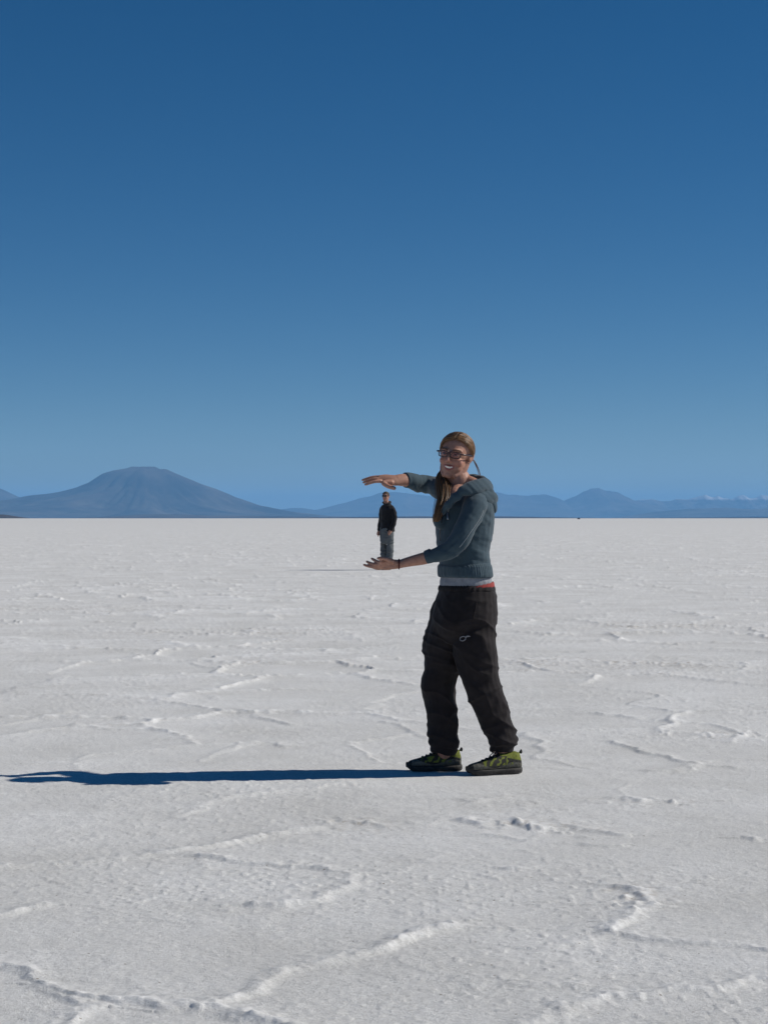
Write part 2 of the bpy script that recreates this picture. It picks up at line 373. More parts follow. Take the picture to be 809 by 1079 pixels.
def heightfield(name, xs, ys, fn, m, label, cat):
    X, Y = np.meshgrid(xs, ys); Z = fn(X, Y); nx = len(xs)
    co = np.stack([X.ravel(), Y.ravel(), Z.ravel()], 1)
    a = np.arange(len(ys)-1)[:, None]*nx; b = np.arange(nx-1)[None, :]
    q = np.stack([a+b, a+b+1, a+nx+b+1, a+nx+b], -1).reshape(-1, 4)
    me = bpy.data.meshes.new(name); me.from_pydata(co.tolist(), [], q.tolist()); me.update()
    o = link(name, me, [m]); tag(o, label, cat, kind='structure'); return o
def prof(pts, D):
    px = np.array([(p[0]-CX)*D/F for p in pts]); pz = np.array([(HY-p[1])*D/F for p in pts])
    return lambda x: np.interp(x, px, pz)
def gul(X, Y, s, off):      # ridged noise for gullies
    v = 0; a = .55
    for k in range(5):
        v = v+a*(1-np.abs(2*vn2(X, Y, s, s, off+k*2.3)-1)); a *= .5; s *= 2.07
    return v/1.07
mt_brown = rock('volcanic_rock', (.03,.025,.022), (.12,.1,.08))
mt_far = rock('distant_rock', (.035,.031,.028), (.11,.095,.08))
mt_snow = rock('snow_dusted_rock', (.05,.045,.045), (.14,.125,.115), snow=800)
mt_dark = rock('dark_shore_rock', (.04,.035,.03), (.08,.065,.055), scale=.003)
def cone(name, pts, D, xc, sq, label, m, x0, x1, step=62):
    D *= 1.5; 
    f = prof(pts, D); c = (xc-CX)*D/F
    x0 = (x0-CX)*D/F; x1 = (x1-CX)*D/F; wy = (x1-x0)*.5*sq
    def fn(X, Y):
        dx = X-c; dy = (Y-D)/sq; r = np.hypot(dx, dy)+1; w = (1+dx/r)/2; w = w*w*(3-2*w)
        z = w*f(c+r)+(1-w)*f(c-r)
        ang = np.arctan2(dy, dx); g = gul(X+3000*np.cos(ang*3), Y, .00045, 3)
        z = z*(1-.30*(1-g)*clip01(r/1500)*clip01(np.abs(dy)/1500+.15))-20
        rg = 1-np.abs(2*vn2(ang*7+vn2(X, Y, .0004, .0004, 4)*1.5, r, 1, .00012, 6)-1); rg2 = 1-np.abs(2*vn2(ang*17+vn2(X, Y, .0006, .0006, 9)*2, r, 1, .0002, 7)-1)
        z = z-(130*rg**2+90*rg2**2)*clip01(r/2600)*clip01(1.25-r/9000)*(.12+.88*clip01(np.abs(dy)/1200))
        return z+60*(fbm2(X, Y, .0016, 5, 8)-.5)*clip01(z/200)
    return heightfield(name, np.arange(x0, x1, step), np.arange(D-wy, D+wy, step), fn, m, label, 'mountain')
def ridge(name, pts, D, W, label, m, seed, step=150, g_amt=.3, cat='mountain range'):
    D *= 1.5
    f = prof(pts, D); x0 = (pts[0][0]-CX)*D/F; x1 = (pts[-1][0]-CX)*D/F
    def fn(X, Y):
        v = (Y-D)/W; v = v+.35*(fbm2(X, Y, .6/W, 3, seed)-.5)*2*np.minimum(1, np.abs(v)*2)
        fall = np.clip(1-np.abs(v)**1.1, -.2, 1)
        g = gul(X, Y, 1.7/W, seed+2)
        return f(X)*fall*(1-g_amt*(1-g)*np.minimum(1, np.abs(v)*5+.15))+f(X)*(.08*(gul(X, Y, 6/W, seed+5)-.5)+(.16 if 'snow' in label else .07)*(gul(X, Y, 17/W, seed+6)-.5))-15
    return heightfield(name, np.arange(x0, x1, step), np.linspace(D-W, D+W, 150), fn, m, label, cat)
cone('mountain', [(-330,546),(-180,541),(-80,534),(-20,528),(20,523),(31,520.8),(62,516.5),(80,512),(92.7,507.6),(100,503),(108,498),(112,496.6),(120,494.6),(128,493.7),(136,492.2),(139,490.9),(150,491.5),(157,490.7),(164,490.7),(168,492.9),(176,492.9),(185,496.8),(204,505),(229,514.4),(250,523),(275,531.5),(305,537),(345,542),(420,546)],
     33000, 152, .8, 'broad flat-topped blue volcano on the left of the horizon', mt_brown, -330, 420)
cone('mountain', [(-260,546),(-150,530),(-80,507),(-45,501),(-20,505),(0,513),(20,522),(50,533),(110,543),(150,546)], 44000, -48, .8, 'slope of a peak cut off by the left edge of the photo', mt_brown, -260, 150, 110)
ridge('mountain_range', [(255,546),(285,538),(303,535.5),(318,534.5),(332,537),(345,534),(370,527),(389,522),(398,519.5),(406,518),(424,518.5),(443,521),(460,523),(480,521),(505,519),(524,518),(536,520),(550,521.5),(563,521),(576,521),(588,525),(594,527.5),(603,523),(614.6,518),(622,515.5),(630,513.4),(638,517),(645,517.5),(650,518),(657,522.5),(666,526.5),(680,530),(710,537),(760,546)], 52000, 7000,
      'jagged blue mountain range behind the woman with its peak right of her', mt_far, 5, 75, .42)
ridge('mountain_range', [(600,546),(640,530),(664,528),(674,526.5),(687,525.5),(698,528.5),(706,527.5),(714,525),(726,526),(735,523.5),(744,521.5),(750,524),(756,522.5),(762,525.5),(770,526.5),(776,523.5),(783,521.5),(789,524.5),(795,524),(802,521.5),(809,522),(820,520),(840,524),(870,519),(900,526),(960,546)], 56000, 6000,
      'far snow-dusted mountain range at the right edge of the horizon', mt_snow, 11, 55, .6)
ridge('foothills', [(640,546),(690,539),(730,535.5),(760,534.5),(790,536),(830,533),(900,536),(980,546)], 40000, 4500, 'low blue foothills below the snow-dusted range', mt_far, 17, 150, cat='foothills')
ridge('foothills', [(60,546),(110,543.5),(150,541.3),(185,541),(220,542.4),(260,542.6),(330,543.6),(360,546)], 24000, 1800, 'low dark foothills at the base of the flat-topped volcano', mt_brown, 23, 90, cat='foothills')
ridge('shoreline', [(-250,543),(60,544.6),(130,544.2),(250,544.6),(360,543.6),(440,542.8),(530,542.8),(585,543.8),(640,544.6),(720,544.2),(800,543.8),(1000,543)], 15500, 900, 'thin dark strip of shore along the far edge of the salt', mt_dark, 29, 60, .15, 'shoreline')
ridge('headland', [(-130,545),(-60,538),(-20,539),(5,540),(20,542.3),(34,544.4),(48,545.2),(64,545.2),(70,546.2)], 9500, 420, 'dark brown headland low on the left edge of the horizon', mt_dark, 31, 25, .15, 'headland')
ridge('islet', [(78,546.2),(84,545.1),(97,544.9),(106,546.2)], 8200, 90, 'small dark islet just right of the brown headland', mt_dark, 37, 10, .1, 'islet')

# ------------------------------------------------------------------ head
def head_frame(center, yaw, roll, pitch=0.0):
    """columns: right-of-picture, face direction, up"""
    Fv = Vector((-math.sin(yaw), -math.cos(yaw), -math.sin(pitch))).normalized()
    U = Vector((math.sin(roll), 0, math.cos(roll))); U = (U-Fv*U.dot(Fv)).normalized(); R = Fv.cross(U).normalized()
    R = -R if R.x < 0 else R
    m = Matrix((R, Fv, U)).transposed()
    def T(r, f, u): return Vector(center)+m @ Vector((r, f, u))
    def inv(co): return (co-np.array(center)) @ np.array(m)
    return T, inv, m
def head_shapes(bm, T, m, k=1.0, smile=True, female=True):
    def b(c, r): ball(bm, T(*[v*k for v in c]), tuple(v*k for v in r) if isinstance(r, tuple) else r*k, m)
    def t(pts, rad, **kw): tube(bm, [T(*[v*k for v in p]) for p in pts], [r*k if not isinstance(r, tuple) else (r[0]*k, r[1]*k) for r in rad], **kw)
    b((0,-.012,.03), (.073,.09,.074))
    b((0,.02,.02), (.064,.062,.062))
    b((0,.018,-.03), (.0585,.062,.066)); b((0,.028,-.052), (.0535,.05,.049))
    b((0,.044,-.07), (.036,.036,.036))
    b((0,.062,-.093), (.019,.019,.017) if female else (.024,.02,.018))
    for s in (-1, 1):
        t([(s*.056,-.012,-.03),(s*.05,.01,-.068),(s*.026,.045,-.095)], [.018,.018,.016], sub=3, n=12)
        b((s*.033,.053,-.027), (.026,.021,.024))
        t([(s*.066,-.012,.022),(s*.077,-.024,.024),(s*.08,-.028,.006),(s*.074,-.014,-.018),(s*.068,-.004,-.026)], [.007,.007,.007,.006,.006], sub=4, n=8)
        b((s*.07,-.012,0), (.008,.016,.022))
        t([(s*.012,.083,.024),(s*.028,.08,.031),(s*.05,.062,.026)], [.008,.0085,.007], sub=3, n=8)
        b((s*.03,.071,.006), (.0135,.012,.0095))
        b((s*.0105,.09,-.026), .0075)
    t([(0,.08,.018),(0,.09,.004),(0,.1,-.012),(0,.106,-.022)], [.0085,.0075,.009,.0105], sub=3, n=10)
    w = .026 if smile else .021
    t([(-w,.066,-.045),(-w*.5,.077,-.05),(0,.083,-.0495),(w*.5,.077,-.05),(w,.066,-.045)], [.004,.0055,.0055,.0055,.004], sub=4, n=8)
    t([(-w,.066,-.047),(-w*.5,.073,-.064),(0,.077,-.068),(w*.5,.073,-.064),(w,.066,-.047)], [.004,.0055,.007,.0055,.004], sub=4, n=8)
    b((0,.066,-.057), (.024,.013,.012))
def paint_head(me, inv, k=1.0, idx=None, smile=True):
    """material per face on the head: 0 skin, 1 lip, 2 teeth, 3 eye white, 4 iris, 5 brow, 6 flushed skin"""
    c = inv(fcent(me))/k; r, f, u = c[:,0], c[:,1], c[:,2]; mi = np.zeros(len(r), np.int32)
    ar = np.abs(r); front = (f > .045) & (ar < .07) & (u > -.12) & (u < .12)
    cheek = front & (((ar-.038)/.024)**2+((u+.03)/.022)**2 < 1); mi[cheek] = 6
    mi[front & (f > .085) & (ar < .013) & (u < -.01) & (u > -.035)] = 6
    lift = (ar/.026)**2*.008
    lips = front & (ar < .0265) & (u > -.071+lift*1.6) & (u < -.0455+lift*.3); mi[lips] = 1
    if smile: mi[front & (ar < .019) & (u > -.0605+lift*1.3) & (u < -.0515+lift*.4)] = 2
    e = ((ar-.03)/.0115)**2+((u-.006)/.0034)**2; mi[front & (e < 1)] = 3
    e = ((ar-.029)/.0045)**2+((u-.006)/.0036)**2; mi[front & (e < 1)] = 4
    mi[front & (((ar-.03)/.0135)**2+((u-.0065)/.0052)**2 < 1) & (mi == 0) & (u > .007)] = 5
    bl = .0285+.004*np.sin((ar-.012)/.04*3.1); mi[front & (ar > .011) & (ar < .05) & (np.abs(u-bl) < .003)] = 5
    return mi
def fingers(bm, chains, hint):
    for pts, rad in chains: tube(bm, pts, rad, hint=hint, n=12, sub=4)

# ------------------------------------------------------------------ the woman
base = Vector((P(488, 817)[0], DW, 0))
woman = bpy.data.objects.new('person', None); woman.location = base; COL.objects.link(woman); ORIGIN['person'] = base
tag(woman, 'smiling woman in slate blue hoodie and black trousers holding her hands one above the other', 'person')
HC = P(479.8, 480.5, .03)
T, INV, HM = head_frame(HC, math.radians(22), math.radians(9.5), .02)

bm = bmesh.new()
head_shapes(bm, T, HM, .985)
tube(bm, [T(0,-.02,-.02), T(0,-.012,-.075), P(484.5,507,.025), P(487,522,.03), P(490,534,.03)], [(.054,.05),(.054,.05),(.054,.052),(.062,.06),(.085,.075)], hint=(1,0,0), n=20)
tube(bm, [P(489,506,.03), P(500,511,-.02), P(503,520,-.06)], [.03,.03,.03])            # trapezius, near side
tube(bm, [P(484,518,.0), P(479,524,-.045), P(474.5,531,-.06)], [(.045,.045),(.036,.045),(.02,.03)], hint=(1,0,0))   # open neckline
# trunk and legs, slimmer than the clothes over them
loft(bm, [(480,503,523,.03,.09),(473,510,537,.03,.12),(472,509,550,.03,.11),(472,507,575,.03,.1),(472,507,598,.03,.11),(468,514,620,.03,.135),(466,517,640,.03,.14),(470,513,660,.03,.13)], math.radians(26))
tube(bm, [P(477,655,.085), P(466,722,.08), P(468,765,.07), P(468,793,.065)], [.06,.05,.045,.036])
tube(bm, [P(497,655,-.035), P(510,722,-.02), P(523,765,0), P(529,793,.0)], [.062,.05,.045,.036])
# near arm, palm up
NA = -.13
tube(bm, [P(499,534,-.11), P(490,556,-.165), P(478.5,576,-.175), P(464,583,-.16), P(448,588,-.14), P(433,591.4,NA), P(421,594.3,NA)], [.042,.036,.033,.029,(.0295,.028),(.0245,.023),(.0195,.024)], hint=(0,0,1))
tube(bm, [P(423,594.2,NA), P(416,594.6,NA), P(408,594.6,NA), P(400.5,594.8,NA)], [(.017,.022),(.0255,.02),(.03,.016),(.026,.013)], hint=(0,-.62,.75))
tube(bm, [P(415,596.5,NA-.01), P(408,597.6,NA), P(401,598,NA+.01)], [.012,.014,.009])
fingers(bm, [
    ([P(413,591.5,NA-.03), P(406.5,589,NA-.035), P(401.5,588.3,NA-.03), P(398.4,588.4,NA-.022)], [.0125,.0098,.0088,.0072]),
    ([P(402,592.4,NA-.02), P(398,592,NA+.002), P(394.3,590.2,NA+.018), P(391.8,588.6,NA+.028)], [.0092,.0082,.0074,.006]),
    ([P(401,594.6,NA-.005), P(395,594.8,NA+.004), P(390,593.4,NA+.02), P(386.6,591.8,NA+.03)], [.0092,.0082,.0074,.006]),
    ([P(401,596.8,NA+.01), P(393.5,597.4,NA+.012), P(387.5,596.4,NA+.02), P(383.6,595.2,NA+.027)], [.009,.008,.0072,.0058]),
    ([P(403,598.4,NA+.022), P(398,599,NA+.035), P(393.5,598.2,NA+.047), P(390.5,597,NA+.055)], [.0082,.0072,.0064,.0052])], (0,0,1))
# far arm, palm down
FA = .13
tube(bm, [P(471,519,.13), P(457,512,.24), P(446,510.5,.25), P(436,507.3,.2), P(427,506,.165), P(419,506,.14)], [.04,.034,.031,(.033,.029),(.0335,.026),(.0295,.02)], hint=(0,-.5,-.8))
tube(bm, [P(421,506,.145), P(414,506.1,FA), P(406,505.2,FA), P(399.5,504.6,FA)], [(.029,.019),(.031,.017),(.03,.015),(.0225,.0125)], hint=(0,-.6,-.75))
fingers(bm, [
    ([P(412,508.6,FA-.02), P(403.5,508.6,FA-.036), P(408.5,512.2,FA-.05), P(415.2,514.4,FA-.058)], [.0145,.0115,.0112,.0098]),
    ([P(400.5,506.9,FA-.02), P(394.5,507.4,FA-.03), P(388.5,509.3,FA-.035), P(385,510.6,FA-.037)], [.0095,.0085,.0075,.006]),
    ([P(400,504.9,FA-.005), P(393.5,504.8,FA-.01), P(387,506.8,FA-.012), P(383.2,508.4,FA-.012)], [.0095,.0085,.0075,.006]),
    ([P(400,503.3,FA+.012), P(393.5,503.1,FA+.012), P(386.5,504.5,FA+.014), P(382,505.9,FA+.016)], [.0092,.0082,.0072,.0058]),
    ([P(401,502.6,FA+.03), P(396,502.3,FA+.038), P(390.5,503,FA+.046), P(387,504,FA+.05)], [.0082,.0072,.0064,.0052])], (0,0,1))
me = solid(bm, .0026, 5)
mi = paint_head(me, INV, .985)
body = link('body', me, [M[k] for k in ('skin','lip','teeth','eye','iris','brow','cheek')], woman)
me.polygons.foreach_set('material_index', mi)

# hair: strands swept from the parting back over the ears, gathered low
def hair_strands():
    me_v = []; me_f = []; shade = []
    def strand(pts, r0, r1, s, n=5):
        pts = cat_rom([Vector(p) for p in pts], 3); m = len(pts); b0 = len(me_v)
        for i, p in enumerate(pts):
            t = (pts[min(i+1, m-1)]-pts[max(i-1, 0)]).normalized(); a = t.cross(Vector((.3,1,.1))).normalized(); b = t.cross(a)
            r = r0+(r1-r0)*i/(m-1)
            for k in range(n):
                me_v.append(p+a*r*math.cos(6.283*k/n)+b*r*math.sin(6.283*k/n)); shade.append(s)
        for i in range(m-1):
            for k in range(n): me_f.append((b0+i*n+k, b0+i*n+(k+1) % n, b0+(i+1)*n+(k+1) % n, b0+(i+1)*n+k))
        me_f.append(tuple(b0+k for k in range(n))[::-1]); me_f.append(tuple(b0+(m-1)*n+k for k in range(n)))
    C = Vector((0,-.012,.028)); RX = Vector((.0805,.0965,.0855))
    def on(d, s): return T(*(C+Vector((d.x*RX.x, d.y*RX.y, d.z*RX.z))*s))
    def slerp(a, b, t):
        w = math.acos(max(-1, min(1, a.dot(b)))); return (a*math.sin((1-t)*w)+b*math.sin(t*w))/math.sin(w)
    for i in range(1900):
        side = 1 if i % 2 else -1
        q = random.random()**.8                                         # 0 brow end of the parting, 1 crown
        a = math.radians(-38+128*(1-q)) if q < .97 else 0
        f = math.cos(math.radians(40+100*q)); u = math.sin(math.radians(40+100*q))
        a0 = Vector((.12+side*.03+random.gauss(0, .02), f, u)).normalized()
        end = Vector((side*random.uniform(.45,.95), -random.uniform(.45,.75), -random.uniform(.35,.75))).normalized()
        if random.random() < .45: end = Vector((side*random.uniform(.0,.6), -1, -random.uniform(.3,1.0))).normalized()
        s = .98+.06*random.random()**1.5
        bow = Vector((side*.75, .12*(1-q), .3))
        pts = []
        for t in (0, .17, .34, .5, .67, .84, 1):
            d = slerp(a0, end, t); d = (d+bow*.32*math.sin(math.pi*t)*(1-.6*q)).normalized()
            pts.append(on(d, s+.006*math.sin(t*9+i)))
        strand(pts, .0017, .0014, random.random())
    # long bunch over the far shoulder, down the chest
    for i in range(170):
        j = Vector((random.gauss(0,.011), random.gauss(0,.012), 0)); k = random.uniform(.8,1.0); w = random.gauss(0,1.2)
        top = T(-.058, -.055+random.uniform(-.015,.01), -.045+random.uniform(-.02,.02))
        p = [top, P(464.8,499,.055)+j*.7, P(466.5+w*.8,511,-.01)+j*1.3, P(467.5+w*1.2,523,-.075)+j*1.2, P(463+w,536,-.125)+j*.9, P(459.5+w*.6,536+14*k,-.14)+j*.45]
        strand(p, .0022, .0009, random.random())
    # thin loose wisp by the near ear
    for i in range(11):
        j = Vector((random.gauss(0,.003), random.gauss(0,.005), 0)); w = random.gauss(0,.7)
        p = [T(.072,-.03,.0)+j, P(499.5+w*.5,485.5,.04)+j, P(503+w,492,.05)+j, P(505.3+w*1.2,500,.05)+j, P(506+w*1.5,506+random.uniform(0,4),.04)+j]
        strand(p, .0011, .0005, random.random())
    for i in range(150):                                                 # fly-away hairs round the crown
        d = Vector((random.gauss(0,.6), random.gauss(-.2,.6), abs(random.gauss(.6,.4)))).normalized()
        if d.y > .5: continue
        a = on(d, 1.01); e = (d+Vector((random.gauss(0,.12), random.gauss(-.1,.1), random.gauss(0,.12)))).normalized()
        strand([a, on((d+e).normalized(), 1.04), on(e, 1.05+.03*random.random())], .0005, .0003, random.random(), 3)
    me = bpy.data.meshes.new('hair'); me.from_pydata([tuple(v) for v in me_v], [], me_f); me.update()
    at = me.attributes.new('strand', 'FLOAT', 'POINT'); at.data.foreach_set('value', np.array(shade, np.float32))
    return link('hair', me, [M['hair']], woman)
mh = M['hair']; ha = N(mh, 'ShaderNodeAttribute', attribute_name='strand'); hr = N(mh, 'ShaderNodeValToRGB')
hr.color_ramp.elements[0].color = (.026,.014,.008,1); hr.color_ramp.elements[1].color = (.27,.14,.055,1)
L(mh, ha.outputs['Fac'], hr.inputs[0]); L(mh, hr.outputs[0], mh.node_tree.nodes['Principled BSDF'].inputs['Base Color'])
hair_strands()

# glasses
GF, GU, GW, GH, GC = .099, .006, .0245, .0135, .0305
bm = bmesh.new()
for s in (-1, 1):
    c = GC*s; fo = lambda r: GF-.012*(abs(r)/.055)**2
    pts = [(c-GW*.9,-GH*.75),(c-GW*.5,-GH),(c+GW*.5,-GH),(c+GW*.9,-GH*.75),(c+GW,GH*.5),(c+GW*.8,GH),(c-GW*.8,GH),(c-GW,GH*.5)]
    loop = [T(p[0], fo(p[0]), GU+p[1]) for p in pts]; loop = loop+[loop[0]]
    tube(bm, loop, [.0023]*len(loop), hint=HM @ Vector((0,1,0)), n=8, sub=2, cap=False)
    tube(bm, [T(s*.055, GF-.012, GU+.007), T(s*.072, .07, GU+.008), T(s*.078, .02, GU+.008), T(s*.079, -.02, GU+.004)], [(.0034,.0016)]*4, n=8, sub=3)
tube(bm, [T(-.008,GF+.001,GU+.006), T(0,GF+.002,GU+.008), T(.008,GF+.001,GU+.006)], [.0024]*3, n=8, sub=3)
gl = simple(bm, 'glasses', [M['frame']], woman)
for s in (-1, 1):
    bm = bmesh.new(); c = GC*s
    vs = [[bm.verts.new(T(p[0], GF-.012*(abs(p[0])/.055)**2+z, GU+p[1])) for p in [(c-GW*.9,-GH*.75),(c-GW*.5,-GH),(c+GW*.5,-GH),(c+GW*.9,-GH*.75),(c+GW,GH*.5),(c+GW*.8,GH),(c-GW*.8,GH),(c-GW,GH*.5)]] for z in (-.0007,.0007)]
    bm.faces.new(vs[0][::-1]); bm.faces.new(vs[1])
    for k in range(8): bm.faces.new((vs[0][k], vs[0][(k+1) % 8], vs[1][(k+1) % 8], vs[1][k]))
    simple(bm, 'lens', [M['lens']], gl, smooth=False)

# hoodie
ANG = math.radians(26)
bm = bmesh.new()
loft(bm, [(482,508,517,.03,.09),(470,516,523,.03,.15),(462.5,519.5,534,.03,.165),(459.5,520,547,.03,.16),(459.8,518.8,560,.03,.15),(461,516,574,.03,.142),(462.5,514.6,584,.03,.14),(463.5,515.5,593,.03,.142),(462.8,516.5,601,.03,.15)], ANG)
tube(bm, [P(500,528,-.07), P(500,534,-.12), P(490,556,-.165), P(478.5,576,-.175), P(464,583,-.16), P(453,586,-.145)], [.055,.058,.053,(.05,.047),(.0395,.04),(.0345,.036)])
tube(bm, [P(476,520,.09), P(468,517,.14), P(456,512,.24), P(446,510.5,.25), P(437,507.5,.2)], [.06,.057,.05,.047,(.041,.04)])
ball(bm, P(465,547,-.03), (.045,.05,.05))
me = solid(bm, .0042, 3)
neck_c = np.array(P(487,512,.03))
def hf(co):
    x, y, z = co[:,0], co[:,1], co[:,2]
    zw = H+(HY-582)*DW/F
    wa = bumpf(z, zw, .06)                                                          # waist wrinkles
    w = wa*.011*(vn3(co+np.stack([z*0, z*0, x*.35], 1), (7,7,48), 1)-.5)
    arm = clip01((.27-x)/.03)*(z > 1.3)                                              # far sleeve
    w += arm*.014*(vn3(co+np.stack([z*.4, z*0, z*0], 1), (62,8,9), 2)-.5)
    el = np.exp(-((co-np.array(P(477,580,-.2)))**2).sum(1)/.07**2)
    w += el*.014*(vn3(co+np.stack([z*0, z*0, x*-.9], 1), (18,10,55), 3)-.5)
    ap = np.exp(-((co-np.array(P(506,552,-.1)))**2).sum(1)/.07**2)
    w += ap*.01*(vn3(co+np.stack([z*0, z*0, x*.7], 1), (14,10,40), 4)-.5)
    w += .007*(vn3(co, (13,13,15), 5)-.5)+.0025*(vn3(co, (45,45,60), 6)-.5)
    return w
displace(me, hf)
hoodie = link('hoodie', me, [M['hoodie']], woman)
# hem band, cuffs
bm = bmesh.new()
loft(bm, [(464.5,515,593.5,.03,.142),(461.8,516.6,596.5,.03,.152),(461.6,517.4,602,.03,.156),(461.8,518,606,.03,.157),(462.5,517.5,608,.03,.154),(466,514,608.2,.03,.13)], ANG)
me = solid(bm, .004, 2); displace(me, lambda co: .006*(vn3(co, (14,14,6), 8)-.5)+.0012*np.sin((co[:,0]+co[:,1])*420))
link('hem_band', me, [M['rib']], hoodie)
bm = bmesh.new(); tube(bm, [P(455,585.2,-.148), P(451.5,586.4,-.144), P(448.3,587.4,-.141)], [.0345,(.0335,.033),(.0315,.032)], cap=False, n=28)
me = solid(bm, .0025, 1); link('cuff', me, [M['rib']], hoodie)
bm = bmesh.new(); tube(bm, [P(438,508,.21), P(434,506.8,.19), P(430,506.1,.178), P(427,505.9,.166)], [.0405,(.0395,.037),(.039,.034),(.0385,.032)], hint=(0,-.5,-.8), cap=False, n=28)
me = solid(bm, .0025, 1); displace(me, lambda co: .004*(vn3(co, (30,10,10), 9)-.5)); link('cuff', me, [M['rib']], hoodie)
# hood lying on the shoulders
bm = bmesh.new()
tube(bm, [P(466,540,-.125), P(473,531,-.15), P(483,521,-.155), P(495,515,-.135), P(505,513,-.09), P(511,514,-.01), P(508,511,.06), P(497,506,.13), P(483,508,.15), P(472,518,.12)],
     [(.011,.016),(.017,.022),(.024,.026),(.032,.03),(.038,.034),(.042,.036),(.038,.034),(.03,.03),(.026,.026),(.02,.02)], n=18)
tube(bm, [P(500,522,-.1), P(510,524,-.07), P(516,526,-.01), P(514,524,.07)], [.03,.036,.038,.034])
tube(bm, [P(513,519,-.03), P(518.2,531,-.02), P(518.5,538,-.01)], [(.045,.03),(.036,.028),(.022,.02)], hint=(0,1,0))
tube(bm, [P(500,503.5,.09), P(508,504.5,.04), P(513,508,-.01)], [.011,.013,.014])
me = solid(bm, .0035, 2)
def hoodf(co):
    n = co+np.stack([co[:,2]*.5, co[:,2]*0, co[:,0]*.8], 1)
    return .011*(vn3(n, (14,8,30), 12)-.5)+.004*(vn3(n, (30,30,60), 13)-.5)
displace(me, hoodf)
hood = link('hood', me, [M['hoodie']], hoodie)
# body-hugging seams and the drawstring toggle
def bvh(o):
    me = o.data; b = ORIGIN[o.name]
    return BVHTree.FromPolygons([v.co+b for v in me.vertices], [p.vertices[:] for p in me.polygons])
B_h = bvh(hoodie)
def drape(B, pts, off=.001, D=DW):
    out = []
    for x, y in pts:
        d = (P(x, y, 0, D)-Vector((0,0,H))).normalized(); hit = B.ray_cast(Vector((0,0,H)), d)
        if hit[0]: out.append(hit[0]-d*off)
    return out
bm = bmesh.new(); q = drape(B_h, [(509,538),(507.5,542),(505,547),(502,551.5),(499,556),(495,561.5),(491,567.5),(487,573),(484,576.5)], .0012)
tube(bm, q, [.0016]*len(q), n=6, sub=3); simple(bm, 'seam', [M['thread']], hoodie)
q = drape(B_h, [(471.5,541),(471.8,546.5)], .006)
bm = bmesh.new(); tube(bm, q, [.0045,.0055], n=10, sub=3); tg = simple(bm, 'toggle', [M['metal']], hoodie)
bm = bmesh.new(); q = drape(B_h, [(474,533),(472.5,537),(471.6,541)], .004); tube(bm, q, [.0022]*len(q), n=6, sub=3); simple(bm, 'drawstring', [M['thread']], hoodie)
q = drape(B_h, [(466.5,540.5),(465,550),(463.6,560),(463.8,570)], .001)
bm = bmesh.new(); tube(bm, q, [.0022]*len(q), n=6, sub=3); simple(bm, 'zip', [M['frame']], hoodie)

# undershirt and the red band showing at the back of the waist
bm = bmesh.new(); loft(bm, [(466,514.5,603,.03,.137),(464.8,516.5,609,.03,.142),(464,517.3,614,.03,.145),(463.8,517.5,618.5,.03,.146),(466,515,620,.03,.14)], ANG)
me = solid(bm, .004, 2); displace(me, lambda co: .006*(vn3(co+np.stack([co[:,2]*0, co[:,2]*0, co[:,0]*.3], 1), (10,10,50), 20)-.5))
link('undershirt', me, [M['undershirt']], woman)
bm = bmesh.new(); loft(bm, [(466,517.2,611,.032,.143),(465.5,519.2,613.4,.032,.149),(465.5,519.8,617.5,.032,.151),(467,518.5,620,.032,.147)], ANG)
me = solid(bm, .004, 1)
b2 = bmesh.new(); b2.from_mesh(me); cut = P(499,614)[0]
bmesh.ops.delete(b2, geom=[v for v in b2.verts if v.co.x < cut or v.co.z > P(499,616.6)[2]+(v.co.x-cut)*.2], context='VERTS')
b2.to_mesh(me); b2.free(); link('red_waistband', me, [M['red']], woman)

# trousers
bm = bmesh.new()
loft(bm, [(464,519,617.5,.03,.148),(462,521.5,622,.03,.158),(458.5,523.5,632,.03,.168),(455.5,525,644,.03,.172),(453.5,524.5,657,.03,.17),(457,520,667,.03,.13),(465,514,676,.03,.09)], math.radians(20))
tube(bm, [P(477,634,.01), P(473.5,655,.03), P(468,680,.06), P(465.5,705,.08)], [.085,.093,.09,.083], hint=(1,0,0), n=20, cap=False)
tube(bm, [P(475,636,.085), P(471,655,.085), P(466.5,680,.088), P(463.8,708,.085), P(462.8,730,.08), P(465.5,752,.075), P(466,770,.07), P(466.5,780,.067)], [(.085,.08),(.097,.088),(.096,.09),(.087,.088),(.085,.085),(.075,.078),(.072,.075),(.066,.07)], hint=(1,0,0), n=20, cap=False)
tube(bm, [P(500,636,-.03), P(500,655,-.03), P(500.5,680,-.03), P(504.5,706,-.025), P(510.5,730,-.015), P(519,752,-.005), P(526.5,770,0), P(529,782,.0)], [(.092,.08),(.106,.088),(.104,.09),(.1,.09),(.091,.086),(.083,.08),(.074,.075),(.068,.07)], hint=(1,0,0), n=20, cap=False)
